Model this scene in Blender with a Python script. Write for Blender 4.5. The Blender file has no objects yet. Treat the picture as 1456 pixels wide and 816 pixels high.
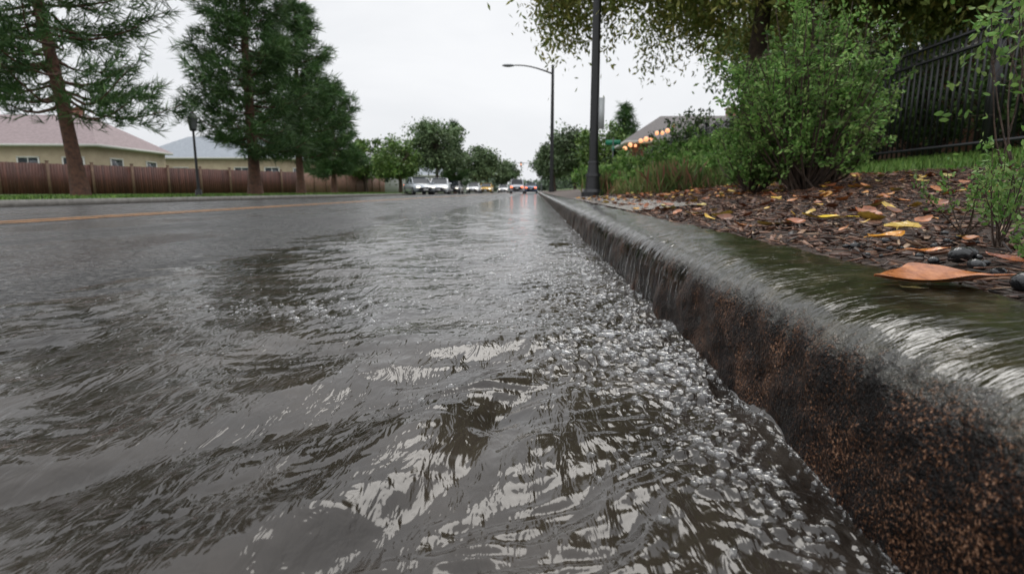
import bpy, math, random
import numpy as np
from mathutils import Vector, Matrix
R_=np.random.RandomState(7)
random.seed(7)
sc=bpy.context.scene
sc.view_settings.view_transform='Standard'
sc.view_settings.look='None'
sc.view_settings.exposure=0
COL=sc.collection

# ------------------------------------------------------------ helpers
def mk(name,V,F,mat=None,smooth=False,parent=None,loc=None):
    V=np.asarray(V,dtype=np.float32)
    me=bpy.data.meshes.new(name)
    if isinstance(F,np.ndarray):
        m,k=F.shape
        me.vertices.add(len(V)); me.vertices.foreach_set('co',V.ravel())
        me.loops.add(m*k); me.loops.foreach_set('vertex_index',F.ravel().astype(np.int32))
        me.polygons.add(m); me.polygons.foreach_set('loop_start',(np.arange(m)*k).astype(np.int32))
        me.update(calc_edges=True)
    else:
        me.from_pydata(V.tolist(),[],F); me.update()
    if smooth:
        me.polygons.foreach_set('use_smooth',np.ones(len(me.polygons),dtype=bool))
    ob=bpy.data.objects.new(name,me); COL.objects.link(ob)
    if mat: me.materials.append(mat)
    if parent: ob.parent=parent
    if loc is not None: ob.location=loc
    return ob
def empty(name,loc=(0,0,0),rz=0):
    e=bpy.data.objects.new(name,None); COL.objects.link(e); e.location=loc; e.rotation_euler=(0,0,rz); e.empty_display_size=.3
    return e
def norm(a): return a/np.maximum(np.linalg.norm(a,axis=-1,keepdims=True),1e-9)
def frames(d,rng,up=None):
    d=norm(d); n=len(d)
    r=rng.normal(size=(n,3)) if up is None else up+rng.normal(size=(n,3))*0.25
    s=norm(np.cross(d,r)); u=np.cross(s,d)
    return np.stack([s,d,u],axis=2)
def scatter(T,F,P,M,S):
    T=np.asarray(T,float); F=np.asarray(F); n=len(P); k=len(T)
    S=np.asarray(S,float)
    if S.ndim==1: S=S[:,None]*np.ones((1,3))
    L=T[None]*S[:,None,:]
    V=np.einsum('nij,nkj->nki',M,L)+P[:,None]
    FF=(F[None]+(np.arange(n)*k)[:,None,None]).reshape(-1,F.shape[1])
    return V.reshape(-1,3),FF
class Acc:
    def __init__(s): s.V=[];s.F=[];s.n=0
    def add(s,V,F):
        V=np.asarray(V,float);F=np.asarray(F); s.V.append(V);s.F.append(F+s.n);s.n+=len(V)
    def mk(s,name,mat,**k): return mk(name,np.concatenate(s.V),np.concatenate(s.F),mat,**k)
BF=np.array([[0,3,2,1],[4,5,6,7],[0,1,5,4],[1,2,6,5],[2,3,7,6],[3,0,4,7]])
BV=np.array([[-1,-1,-1],[1,-1,-1],[1,1,-1],[-1,1,-1],[-1,-1,1],[1,-1,1],[1,1,1],[-1,1,1]])*.5
def box(acc,c,s,rz=0,ry=0):
    V=BV*np.array(s)
    if ry:
        a,b=math.cos(ry),math.sin(ry); V=np.stack([V[:,0]*a+V[:,2]*b,V[:,1],-V[:,0]*b+V[:,2]*a],1)
    a,b=math.cos(rz),math.sin(rz)
    V=np.stack([V[:,0]*a-V[:,1]*b,V[:,0]*b+V[:,1]*a,V[:,2]],1)+np.array(c)
    acc.add(V,BF)
def tube(acc,P,r,k=7):
    P=np.asarray(P,float); r=np.ones(len(P))*r
    t=norm(np.gradient(P,axis=0)); ref=np.array([0.31,0.93,0.17])
    s=norm(np.cross(t,ref)); u=np.cross(s,t)
    a=np.linspace(0,2*math.pi,k,endpoint=False)
    V=P[:,None]+r[:,None,None]*(np.cos(a)[None,:,None]*s[:,None]+np.sin(a)[None,:,None]*u[:,None])
    n=len(P); i=np.arange(n-1)[:,None]*k; j=np.arange(k)[None]; j2=(j+1)%k
    F=np.stack([i+j,i+j2,i+k+j2,i+k+j],-1).reshape(-1,4)
    V=V.reshape(-1,3)
    acc.add(V,F)
    for e,(idx) in enumerate([0,n-1]):
        ring=V[idx*k:(idx+1)*k]; VV=np.vstack([ring,P[idx][None]])
        FF=[];q=0
        while q<k:
            if q+2<=k: FF.append([q,(q+1)%k,(q+2)%k,k])
            q+=2
        FF=[f for f in FF if len(set(f))==4]
        if FF: acc.add(VV,np.array(FF))

# ------------------------------------------------------------ materials
def nm(name):
    m=bpy.data.materials.new(name); m.use_nodes=True; nt=m.node_tree
    b=nt.nodes['Principled BSDF']; return m,nt,b
def N(nt,t,**k):
    n=nt.nodes.new(t)
    for a,v in k.items():
        if a in n.inputs: n.inputs[a].default_value=v
        else: setattr(n,a,v)
    return n
def L(nt,a,b): nt.links.new(a,b)
def coords(nt,scale=(1,1,1),src='Object'):
    tc=N(nt,'ShaderNodeTexCoord'); mp=N(nt,'ShaderNodeMapping'); mp.inputs['Scale'].default_value=scale
    L(nt,tc.outputs[src],mp.inputs[0]); return mp.outputs[0]
def noise(nt,co,scale,detail=4,rough=.5,dist=0):
    n=N(nt,'ShaderNodeTexNoise'); n.inputs['Scale'].default_value=scale; n.inputs['Detail'].default_value=detail
    n.inputs['Roughness'].default_value=rough; n.inputs['Distortion'].default_value=dist
    L(nt,co,n.inputs['Vector']); return n.outputs['Fac']
def ramp(nt,f,stops):
    r=N(nt,'ShaderNodeValToRGB'); e=r.color_ramp.elements
    while len(e)<len(stops): e.new(.5)
    for x,(p,c) in zip(e,stops):
        x.position=p; x.color=(*c,1) if len(c)==3 else c
    L(nt,f,r.inputs[0]); return r.outputs[0]
def g(v): return (v,v,v)
def bump(nt,b,h,dist,strength=1,prev=None):
    n=N(nt,'ShaderNodeBump'); n.inputs['Distance'].default_value=dist; n.inputs['Strength'].default_value=strength
    L(nt,h,n.inputs['Height'])
    if prev is not None: L(nt,prev,n.inputs['Normal'])
    if b is not None: L(nt,n.outputs[0],b.inputs['Normal'])
    return n.outputs[0]
def math_(nt,op,a,b=None,c=None):
    n=N(nt,'ShaderNodeMath',operation=op)
    for i,x in enumerate([a,b,c]):
        if x is None: continue
        if isinstance(x,(int,float)): n.inputs[i].default_value=x
        else: L(nt,x,n.inputs[i])
    return n.outputs[0]
def mixc(nt,f,a,b,mode='MIX'):
    n=N(nt,'ShaderNodeMix',data_type='RGBA',blend_type=mode)
    if isinstance(f,(int,float)): n.inputs[0].default_value=f
    else: L(nt,f,n.inputs[0])
    for i,x in ((6,a),(7,b)):
        if isinstance(x,tuple): n.inputs[i].default_value=(*x,1)
        else: L(nt,x,n.inputs[i])
    return n.outputs[2]
def simple(name,c1,c2=None,scale=8,rough=.6,metal=0,bd=0,bscale=60):
    m,nt,b=nm(name); co=coords(nt)
    c2=c2 or tuple(x*.7 for x in c1)
    L(nt,ramp(nt,noise(nt,co,scale,3,.6),[(.3,c2),(.7,c1)]),b.inputs['Base Color'])
    b.inputs['Roughness'].default_value=rough; b.inputs['Metallic'].default_value=metal
    if bd: bump(nt,b,noise(nt,co,bscale,3),bd)
    return m
def leafmat(name,cols,big=1.2,trans=.35,rough=.5,lo=.55):
    m,nt,b=nm(name); co=coords(nt)
    geo=N(nt,'ShaderNodeNewGeometry')
    k=len(cols)
    c=ramp(nt,geo.outputs['Random Per Island'],[(i/(k-1) if k>1 else 0,x) for i,x in enumerate(cols)])
    v=ramp(nt,noise(nt,co,big,1,.5),[(.33,g(lo)),(.68,g(1.3))])
    c=mixc(nt,1.0,c,v,'MULTIPLY')
    L(nt,c,b.inputs['Base Color']); b.inputs['Roughness'].default_value=rough
    b.inputs['Specular IOR Level'].default_value=.25
    if trans>0:
        t=N(nt,'ShaderNodeBsdfTranslucent'); L(nt,c,t.inputs[0])
        mx=N(nt,'ShaderNodeMixShader'); mx.inputs[0].default_value=trans
        L(nt,b.outputs[0],mx.inputs[1]); L(nt,t.outputs[0],mx.inputs[2])
        L(nt,mx.outputs[0],nt.nodes['Material Output'].inputs[0])
    return m
bark=simple('bark',(.10,.065,.045),(.035,.024,.018),14,.85,0,.01,40)
bark_pine=simple('bark_pine',(.16,.075,.048),(.055,.03,.022),9,.85,0,.02,25)
blackmetal=simple('black_metal',(.02,.02,.022),(.012,.012,.013),20,.35)
greymetal=simple('grey_metal',(.25,.26,.27),(.18,.18,.19),20,.4,.6)

# ------------------------------------------------------------ world / light / camera
w=bpy.data.worlds.new('World'); sc.world=w; w.use_nodes=True; nt=w.node_tree
bg=nt.nodes['Background']
sky=N(nt,'ShaderNodeTexSky'); sky.sky_type='NISHITA'; sky.sun_disc=False
sky.sun_elevation=math.radians(48); sky.sun_rotation=math.radians(10); sky.dust_density=4
hs=N(nt,'ShaderNodeHueSaturation'); hs.inputs['Saturation'].default_value=.25; hs.inputs['Value'].default_value=1
L(nt,sky.outputs[0],hs.inputs['Color'])
tc=N(nt,'ShaderNodeTexCoord'); mp=N(nt,'ShaderNodeMapping'); mp.inputs['Scale'].default_value=(1,1,2.5)
L(nt,tc.outputs['Generated'],mp.inputs[0])
cl=ramp(nt,noise(nt,mp.outputs[0],1.7,5,.55,.3),[(.3,(7.7,7.95,8.35)),(.7,(9.5,9.65,9.9))])
sx=N(nt,'ShaderNodeSeparateXYZ'); L(nt,tc.outputs['Generated'],sx.inputs[0])
mr=N(nt,'ShaderNodeMapRange'); mr.inputs['From Min'].default_value=.30; mr.inputs['From Max'].default_value=1; mr.inputs['To Min'].default_value=1; mr.inputs['To Max'].default_value=2.3
L(nt,sx.outputs[2],mr.inputs['Value'])
cz=N(nt,'ShaderNodeVectorMath',operation='SCALE'); L(nt,cl,cz.inputs[0]); L(nt,mr.outputs[0],cz.inputs['Scale'])
mx=mixc(nt,.93,hs.outputs[0],cz.outputs[0])
L(nt,mx,bg.inputs['Color']); bg.inputs['Strength'].default_value=.1
sd=bpy.data.lights.new('sun','SUN'); sd.energy=.7; sd.angle=math.radians(25); sd.color=(1,.96,.9)
so=bpy.data.objects.new('sun',sd); COL.objects.link(so)
so.rotation_euler=(math.radians(-42),0,math.radians(-10))
cam=bpy.data.cameras.new('camera'); co_=bpy.data.objects.new('camera',cam); COL.objects.link(co_)
sc.camera=co_; cam.lens=20; cam.sensor_width=36; cam.clip_start=.02; cam.clip_end=3000
co_.location=(0,0,.30); co_.rotation_euler=(math.radians(90-9.54),0,math.radians(2.37))
cam.dof.use_dof=True; cam.dof.focus_distance=.95; cam.dof.aperture_fstop=7.0

# ------------------------------------------------------------ terrain functions
def zr(x):
    x=np.asarray(x,float)
    return .182+.10*np.clip(x-.56,0,1.04)+.115*np.clip(x-1.6,0,5)
def zroad(x):
    x=np.asarray(x,float)
    return .035-.075*((x+5.0)/5.3)**2*np.where(x>-5,1,.7)
def grid(xs,ys,zf):
    X,Y=np.meshgrid(xs,ys); Z=zf(X,Y); V=np.stack([X,Y,Z],-1).reshape(-1,3)
    nx=len(xs); i=(np.arange(len(ys)-1)*nx)[:,None]; j=np.arange(nx-1)[None]
    F=np.stack([i+j,i+j+1,i+nx+j+1,i+nx+j],-1).reshape(-1,4); return V,F

m,nt,b=nm('ground_soil'); co=coords(nt)
L(nt,ramp(nt,noise(nt,co,.3,6),[(.3,(.03,.05,.018)),(.7,(.06,.08,.03))]),b.inputs['Base Color']); b.inputs['Roughness'].default_value=.9
mk('ground',[[-1500,-60,-.16],[1500,-60,-.16],[1500,2500,-.16],[-1500,2500,-.16]],[[0,1,2,3]],m)

# road : coarse aggregate standing out of a thin film of rain
m,nt,b=nm('wet_asphalt'); co=coords(nt)
agg=N(nt,'ShaderNodeTexVoronoi'); agg.inputs['Scale'].default_value=42; L(nt,co,agg.inputs['Vector'])
grit=noise(nt,co,30,4,.75)
L(nt,ramp(nt,grit,[(.38,(.014,.014,.015)),(.52,(.040,.038,.037)),(.64,(.12,.115,.11))]),b.inputs['Base Color'])
co2=coords(nt,(1,.3,1)); pud=noise(nt,co2,1.1,4,.65)
L(nt,ramp(nt,pud,[(.40,g(.10)),(.60,g(.42))]),b.inputs['Roughness'])
L(nt,ramp(nt,pud,[(.40,g(.5)),(.60,g(.22))]),b.inputs['Specular IOR Level'])
n1=bump(nt,None,agg.outputs['Distance'],.016)
bump(nt,b,noise(nt,co,12,4,.65),.035,1,n1)
V,F=grid(np.linspace(-11,.33,60),np.concatenate([np.linspace(-4,40,60),np.linspace(45,500,30)]),lambda x,y:zroad(x))
mk('road',V,F,m,True)
m,nt,b=nm('yellow_paint'); co=coords(nt)
L(nt,ramp(nt,noise(nt,co,14,4,.7),[(.38,(.14,.09,.05)),(.58,(.52,.25,.10))]),b.inputs['Base Color']); b.inputs['Roughness'].default_value=.45
bump(nt,b,noise(nt,co,120,3),.002)
V,F=grid(np.array([-4.72,-4.6]),np.linspace(-4,300,120),lambda x,y:zroad(x)+.005); a=Acc(); a.add(V,F)
V,F=grid(np.array([-4.48,-4.36]),np.linspace(-4,300,120),lambda x,y:zroad(x)+.005); a.add(V,F)
a.mk('lane_marking',m)

# ------------------------------------------------------------ water
foam=[(.22,1.95,.075,.45,1.4),(.07,1.75,.11,.32,1.0),(.22,1.30,.065,.2,1.5),(.15,1.08,.08,.11,1.3),(.235,.93,.045,.1,1.2),(.12,.93,.06,.06,.6),
 (.19,.60,.04,.055,.7),(.24,.50,.035,.06,.7),(.23,.75,.045,.08,.45),(-.67,1.40,.11,.04,.7),(-.45,1.28,.09,.025,.4),(-.52,1.5,.2,.08,.2),
 (.14,2.7,.12,.5,.7),(-.15,2.3,.22,.5,.3),(.27,.42,.02,.05,.4)]
def clump(x,y):
    return .5+.5*np.sin(31*x+9*np.sin(8*y)+2)*np.sin(23*y+7*np.sin(13*x)+1)+.25*np.sin(67*x+41*y)
def fmask(x,y):
    f=0
    for (a,b_,sx,sy,w_) in foam: f=f+w_*np.exp(-.5*((x-a)/sx)**2-.5*((y-b_)/sy)**2)
    return np.clip(f,0,1)
rw=np.random.RandomState(21)
W=[]
for i in range(130):
    lam=math.exp(rw.uniform(math.log(.016),math.log(.42)))
    th=rw.normal(-.75,.36 if lam>.05 else .60)
    W.append((lam,math.cos(th),math.sin(th),rw.uniform(0,6.28),rw.uniform(.4,1.3)))
W2=[]
for i in range(26):
    lam=rw.uniform(.016,.05); th=rw.uniform(0,6.28); W2.append((lam,math.cos(th),math.sin(th),rw.uniform(0,6.28)))
def wh(x,y):
    x=np.asarray(x,float); y=np.asarray(y,float)
    xw=x+.05*np.sin(5*y+1.3*x)+.022*np.sin(11*x-7*y+1)+.006*np.sin(31*x+19*y)
    yw=y+.06*np.sin(4.1*x+2.0*y)+.022*np.sin(13*y+6*x+2)+.006*np.sin(37*y-23*x)
    dy=np.maximum(.0075*y,.0045)
    en=.68+.5*np.sin(2.3*x+1.1*y+.5)*np.sin(1.7*y-2.1*x+1)+.35*np.sin(9*x+4*y)
    en=np.clip(en,.22,1.6)*np.clip((x+3.9)/2.0,.3,1)/(1+np.maximum(y-1.3,0)*.22)
    e2=np.clip(.85+.7*np.sin(6*x+3*y+1)*np.sin(5*y-4*x)+.5*np.sin(17*x-11*y),.15,2.0)
    h=0
    for lam,cx,cy,ph,a in W:
        k=2*math.pi/lam
        p=k*(cx*xw+cy*yw)+ph
        small=np.clip((.12-lam)/.06,0,1)
        h=h+.0025*lam*a*(1+.30*small)*(np.sin(p)+.22*np.sin(2*p+1))*np.clip(lam/(2.2*dy)-1,0,1)*(e2 if lam<.10 else 1)
    h=h*en*1.30
    f=fmask(x,y)
    t=0
    for lam,cx,cy,ph in W2:
        t=t+np.sin(2*math.pi/lam*(cx*x+cy*y)+ph)*lam*np.clip(lam/(2.2*dy)-1,0,1)
    h=h+f*(np.abs(t)*.034+.0015)
    yc=1.10+.05*np.sin(6*x)+.22*(x+.2)**2
    win=1/(1+np.exp(-(x+.62)/.08))/(1+np.exp((x-.10)/.05))
    d=y-yc
    h=h+.015*win*np.exp(-np.where(d<0,(d/.055)**2,(d/.14)**2))
    xc=-.02-.42*(.85-y)+.02*np.sin(14*y); dd=x-xc
    win=1/(1+np.exp((y-.90)/.04))
    h=h+win*(.009*np.exp(-((dd+.05)/.05)**2)-.012*np.exp(-((dd-.035)/.035)**2))
    xc=-.30-.7*(.85-y)+.03*np.sin(9*y+1); dd=x-xc
    h=h+win*(.006*np.exp(-((dd+.06)/.07)**2)-.006*np.exp(-((dd-.05)/.05)**2))
    h=h+.004*np.exp(-(.302-x)/.008)*(x<.31)
    return h
ys=np.exp(np.linspace(math.log(.16),math.log(160),1050)); ys=np.concatenate([[-3,-1.5,-.5,-.1,.05],ys])
xs=np.concatenate([np.linspace(-3.9,-1.4,170),np.linspace(-1.395,.312,470)])
V,F=grid(xs,ys,lambda x,y:np.where(y>.15,wh(x,np.maximum(y,.15)),0))
m,nt,b=nm('flood_water'); co=coords(nt)
L(nt,ramp(nt,noise(nt,co,3.2,3,.6,.5),[(.32,(.014,.011,.0085)),(.72,(.052,.042,.033))]),b.inputs['Base Color'])
b.inputs['Roughness'].default_value=.065; b.inputs['IOR'].default_value=1.45
mp=N(nt,'ShaderNodeMapping'); mp.inputs['Rotation'].default_value=(0,0,math.radians(40)); mp.inputs['Scale'].default_value=(1,.30,1)
tc=N(nt,'ShaderNodeTexCoord'); L(nt,tc.outputs['Object'],mp.inputs[0])
n1=bump(nt,None,noise(nt,mp.outputs[0],42,3,.55,.5),.0050)
bump(nt,b,noise(nt,co,8,2,.5,.3),.010,1,n1)
mk('flood_water',V,F,m,True)

# bubbles
nu,nv=12,5
T=[];Fb=[]
for j in range(nv):
    a_=-.25+(math.pi/2+.25)*j/nv
    for i in range(nu): T.append([math.cos(a_)*math.cos(i*2*math.pi/nu),math.cos(a_)*math.sin(i*2*math.pi/nu),math.sin(a_)])
T.append([0,0,1])
top=len(T)-1
for j in range(nv-1):
    for i in range(nu): Fb.append([j*nu+i,j*nu+(i+1)%nu,(j+1)*nu+(i+1)%nu,(j+1)*nu+i])
for i in range(0,nu,2): Fb.append([(nv-1)*nu+i,(nv-1)*nu+(i+1)%nu,(nv-1)*nu+(i+2)%nu,top])
P=[];S=[]
wt=np.array([f[4]*f[2]*f[3] for f in foam])**.75; wt/=wt.sum()
for f,q in zip(foam,wt):
    n=int(13500*q); px=R_.normal(f[0],f[2]*1.15,n); py=R_.normal(f[1],f[3]*1.15,n)
    keep=R_.uniform(0,1,n)<np.clip(clump(px,py)*1.6-.40,.02,1); px=px[keep];py=py[keep];n=len(px)
    P.append(np.stack([px,py],1)); r=np.exp(R_.normal(math.log(.0024 if f[1]>.8 else .0019),.62,n)); S.append(r)
n=420; P.append(np.stack([R_.uniform(-1.4,.28,n),np.exp(R_.uniform(math.log(.8),math.log(4),n))],1)); S.append(np.exp(R_.normal(math.log(.0020),.35,n)))
n=420; yy=np.exp(R_.uniform(math.log(.36),math.log(3),n)); P.append(np.stack([.300-np.abs(R_.normal(0,.006,n)),yy],1)); S.append(np.exp(R_.normal(math.log(.0022),.4,n)))
n=190; ang=R_.choice([2,3,4,4,6,7,8,0,3,4],n); P.append(np.array([[R_.normal(foam[a][0],foam[a][2]*.9),R_.normal(foam[a][1],foam[a][3]*.9)] for a in ang])); S.append(R_.uniform(.005,.013,n)*np.where(P[-1][:,1]<.7,.7,1))
P=np.concatenate(P);S=np.concatenate(S); S=np.minimum(S,.013)
ok=(P[:,0]<.303-S*.6)&(P[:,1]>.33); P=P[ok];S=S[ok]
z=wh(P[:,0],P[:,1])+S*.05
M=np.tile(np.eye(3),(len(P),1,1)); a=R_.uniform(0,6.28,len(P)); M[:,0,0]=np.cos(a);M[:,0,1]=-np.sin(a);M[:,1,0]=np.sin(a);M[:,1,1]=np.cos(a)
S3=np.stack([S*R_.uniform(.85,1.2,len(S)),S*R_.uniform(.85,1.2,len(S)),S*R_.uniform(.55,1.0,len(S))],1)
V,F=scatter(T,Fb,np.column_stack([P,z]),M,S3)
m,nt,b=nm('bubble_film')
lw=N(nt,'ShaderNodeLayerWeight'); lw.inputs['Blend'].default_value=.3
tr=N(nt,'ShaderNodeBsdfTransparent'); tr.inputs[0].default_value=(.97,.97,.97,1)
gl=N(nt,'ShaderNodeBsdfGlossy'); gl.inputs['Roughness'].default_value=.02; gl.inputs[0].default_value=(.95,.95,.95,1)
f_=math_(nt,'ADD',math_(nt,'MULTIPLY',math_(nt,'POWER',lw.outputs['Facing'],1.8),.75),.06)
ms=N(nt,'ShaderNodeMixShader'); L(nt,f_,ms.inputs[0]); L(nt,tr.outputs[0],ms.inputs[1]); L(nt,gl.outputs[0],ms.inputs[2])
L(nt,ms.outputs[0],nt.nodes['Material Output'].inputs[0])
mk('bubble_foam',V,F,m,True)

# ------------------------------------------------------------ kerb (right)
prof=np.array([(.294,-.10),(.300,0),(.304,.05),(.309,.095),(.316,.125),(.328,.147),(.348,.162),(.378,.172),(.42,.178),(.48,.182),(.545,.184),(.557,.180),(.562,.168),(.564,.12)])
seg=np.r_[0,np.cumsum(np.linalg.norm(np.diff(prof,axis=0),axis=1))]
def kprof(n,a=0,b_=None):
    b_=b_ or seg[-1]; s=np.linspace(a,b_,n)
    x=np.interp(s,seg,prof[:,0]); z=np.interp(s,seg,prof[:,1])
    ker=np.array([1,2,3,2,1])/9
    for q in range(3):
        xe=np.pad(x,2,'edge'); ze=np.pad(z,2,'edge'); x2=np.convolve(xe,ker,'valid'); z2=np.convolve(ze,ker,'valid'); x2[0]=x[0];x2[-1]=x[-1];z2[0]=z[0];z2[-1]=z[-1]; x,z=x2,z2
    return x,z
kx,kz=kprof(90)
ysk=np.concatenate([np.linspace(-3,.2,20),np.exp(np.linspace(math.log(.21),math.log(260),1300))])
tx=np.gradient(kx);tz=np.gradient(kz);ln=np.hypot(tx,tz); nx_=-tz/ln; nz_=tx/ln
YY,KX=np.meshgrid(ysk,kx,indexing='ij'); KZ=np.tile(kz,(len(ysk),1)); U=np.tile(np.arange(90),(len(ysk),1))
rk=np.random.RandomState(3); disp=0
s_=np.interp(U,np.arange(90),np.linspace(0,seg[-1],90))
for i in range(40):
    lam=math.exp(rk.uniform(math.log(.02),math.log(.5))); th=rk.uniform(0,6.28); k=2*math.pi/lam
    disp=disp+lam**.8*.0035*np.sin(k*(math.cos(th)*YY+math.sin(th)*s_)+rk.uniform(0,6.28))*np.clip(lam/(2.2*np.maximum(.006*YY,.006))-1,0,1)
face=np.clip((.15-KZ)/.03,0,1); disp=disp*(.45+.75*face)
jt=np.exp(-(((YY-.2)%3.0-1.5)/.006)**2)*.006; disp=disp-jt
V=np.stack([KX+disp*nx_[None],YY,KZ+disp*nz_[None]],-1).reshape(-1,3)
n_=90;i=(np.arange(len(ysk)-1)*n_)[:,None];j=np.arange(n_-1)[None]
F=np.stack([i+j,i+n_+j,i+n_+j+1,i+j+1],-1).reshape(-1,4)[:, ::-1].copy()
m,nt,b=nm('wet_kerb'); co=coords(nt)
tc=N(nt,'ShaderNodeTexCoord'); sp=N(nt,'ShaderNodeSeparateXYZ'); L(nt,tc.outputs['Object'],sp.inputs[0])
spk=noise(nt,co,300,3,.7); patch=noise(nt,co,13,4,.6)
speck=math_(nt,'ADD',math_(nt,'MULTIPLY',spk,.85),math_(nt,'MULTIPLY',patch,.35))
facec=ramp(nt,speck,[(.58,(.004,.003,.0027)),(.64,(.022,.010,.006)),(.70,(.11,.050,.025)),(.78,(.32,.19,.12))])
topc=ramp(nt,noise(nt,co,20,5,.65),[(.3,(.010,.009,.006)),(.55,(.028,.025,.014)),(.75,(.070,.056,.034))])
zm=N(nt,'ShaderNodeMapRange'); zm.inputs['From Min'].default_value=.124; zm.inputs['From Max'].default_value=.152
L(nt,math_(nt,'ADD',sp.outputs['Z'],math_(nt,'MULTIPLY',math_(nt,'SUBTRACT',noise(nt,co,60,4,.7),.5),.075)),zm.inputs['Value'])
L(nt,mixc(nt,zm.outputs[0],facec,topc),b.inputs['Base Color'])
rg=N(nt,'ShaderNodeMapRange'); L(nt,zm.outputs[0],rg.inputs['Value']); rg.inputs['To Min'].default_value=.30; rg.inputs['To Max'].default_value=.10
L(nt,rg.outputs[0],b.inputs['Roughness'])
rs=N(nt,'ShaderNodeMapRange'); L(nt,zm.outputs[0],rs.inputs['Value']); rs.inputs['To Min'].default_value=.12; rs.inputs['To Max'].default_value=.70
L(nt,rs.outputs[0],b.inputs['Specular IOR Level'])
cs=coords(nt,(16,110,24)); st=noise(nt,cs,1,3,.6,.9)
fb=noise(nt,co,170,3,.65)
n1=bump(nt,None,math_(nt,'MULTIPLY',fb,math_(nt,'SUBTRACT',1.05,zm.outputs[0])),.0050)
n2=bump(nt,None,st,.0014,1,n1)
bump(nt,b,noise(nt,co,34,3,.6),.0020,1,n2)
mk('kerb',V,F,m,True)

# water spilling over the kerb nose
kx2,kz2=kprof(70,.095,.30)
ysp=np.linspace(1.05,3.4,420)
tx=np.gradient(kx2);tz=np.gradient(kz2);ln=np.hypot(tx,tz)
YY,KX=np.meshgrid(ysp,kx2,indexing='ij'); KZ=np.tile(kz2,(len(ysp),1)); q=np.linspace(0,1,70)[None]
th=.0026+.0020*np.sin(YY*150+3*np.sin(YY*31)+q*2)+.0013*np.sin(YY*331+q*5+2*np.sin(40*YY))+.002*np.sin(YY*47+1)*(1-q)
edge=np.minimum(1,np.minimum((YY-1.05)/.35,(3.4-YY)/.5)); th=th*edge+(edge-1)*.010
th=th-.008*np.clip((q-.5)/.5,0,1)
V=np.stack([KX-tz[None]/ln*th,YY,KZ+tx[None]/ln*th],-1).reshape(-1,3)
n_=70;i=(np.arange(len(ysp)-1)*n_)[:,None];j=np.arange(n_-1)[None]
F=np.stack([i+j+1,i+n_+j+1,i+n_+j,i+j],-1).reshape(-1,4)
m,nt,b=nm('water_film')
fr=N(nt,'ShaderNodeFresnel'); fr.inputs[0].default_value=1.33
tr=N(nt,'ShaderNodeBsdfTransparent'); tr.inputs[0].default_value=(.85,.83,.8,1)
gl=N(nt,'ShaderNodeBsdfGlossy'); gl.inputs['Roughness'].default_value=.06; gl.inputs[0].default_value=(.88,.88,.88,1)
ms=N(nt,'ShaderNodeMixShader'); L(nt,math_(nt,'ADD',math_(nt,'MULTIPLY',fr.outputs[0],.8),.06),ms.inputs[0]); L(nt,tr.outputs[0],ms.inputs[1]); L(nt,gl.outputs[0],ms.inputs[2])
L(nt,ms.outputs[0],nt.nodes['Material Output'].inputs[0])
mk('spilling_water',V,F,m,True)

# ------------------------------------------------------------ right bank
m,nt,b=nm('planting_bed'); co=coords(nt)
L(nt,ramp(nt,noise(nt,co,45,4,.7),[(.3,(.018,.011,.008)),(.55,(.06,.034,.022)),(.75,(.13,.07,.042))]),b.inputs['Base Color'])
b.inputs['Roughness'].default_value=.7; bump(nt,b,noise(nt,co,40,4,.7),.02)
def zbed(x,y): return zr(x)-.012+.006*np.sin(x*13+y*3)*np.sin(y*9)
V,F=grid(np.concatenate([np.linspace(.558,3.2,60)]),np.concatenate([np.linspace(-3,9,180),np.linspace(9.2,200,60)]),zbed)
mk('planting_bed',V,F,m,True)
m,nt,b=nm('lawn'); co=coords(nt)
L(nt,ramp(nt,noise(nt,co,5,5,.75),[(.3,(.05,.11,.018)),(.7,(.12,.20,.04))]),b.inputs['Base Color']); b.inputs['Roughness'].default_value=.8
bump(nt,b,noise(nt,co,90,3,.7),.03); grass_m=m
V,F=grid(np.linspace(3.2,120,60),np.linspace(-3,260,60),lambda x,y:zr(x)-.012)
mk('lawn',V,F,grass_m,True)
V,F=grid(np.linspace(-400,-11.18,30),np.linspace(-10,500,40),lambda x,y:.115+0*x)
mk('lawn',V,F,grass_m,True)
conc=simple('concrete',(.30,.28,.25),(.17,.155,.14),6,.4,0,.002,80)
a=Acc(); box(a,(-11.09,245,.035),(.18,510,.17)); a.mk('kerb',conc)
V,F=grid(np.linspace(-17.6,-16.0,3),np.linspace(-10,200,5),lambda x,y:.121+0*x); mk('sidewalk',V,F,conc)
V,F=grid(np.linspace(.566,.98,4),np.linspace(3.4,9.5,20),lambda x,y:zr(x)+.004); mk('sidewalk',V,F,simple('wet_concrete',(.26,.22,.18),(.13,.10,.08),9,.25,0,.004,40))

# mulch chips
ct=np.array([[-1,-.9,-.5],[1,-.6,-.5],[.7,1,-.5],[-.6,.8,-.5],[-.8,-.7,.5],[.9,-.5,.4],[.6,.9,.6],[-.7,.7,.5]])*.5
def chips(n,x0,x1,y0,y1,s0,s1,rng,pw=1.0):
    x=rng.uniform(x0,x1,n); y=y0+(y1-y0)*rng.uniform(0,1,n)**pw
    z=zbed(x,y)+rng.uniform(.0,.014,n)
    a=rng.uniform(0,6.28,n); d=np.stack([np.cos(a),np.sin(a),rng.normal(0,.25,n)],1)
    M=frames(d,rng,np.array([0,0,1.]))
    s=rng.uniform(s0,s1,n)
    return scatter(ct,BF,np.stack([x,y,z],1),M,np.stack([s*rng.uniform(.12,.36,n),s,s*rng.uniform(.05,.13,n)],1))
a=Acc()
a.add(*chips(15000,.56,2.6,.3,3.2,.012,.055,R_,1.3)); a.add(*chips(11000,.56,3.4,2.8,9,.025,.075,R_,1.2)); 
a.add(*chips(90,.53,.57,.4,3,.006,.022,R_))
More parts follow.
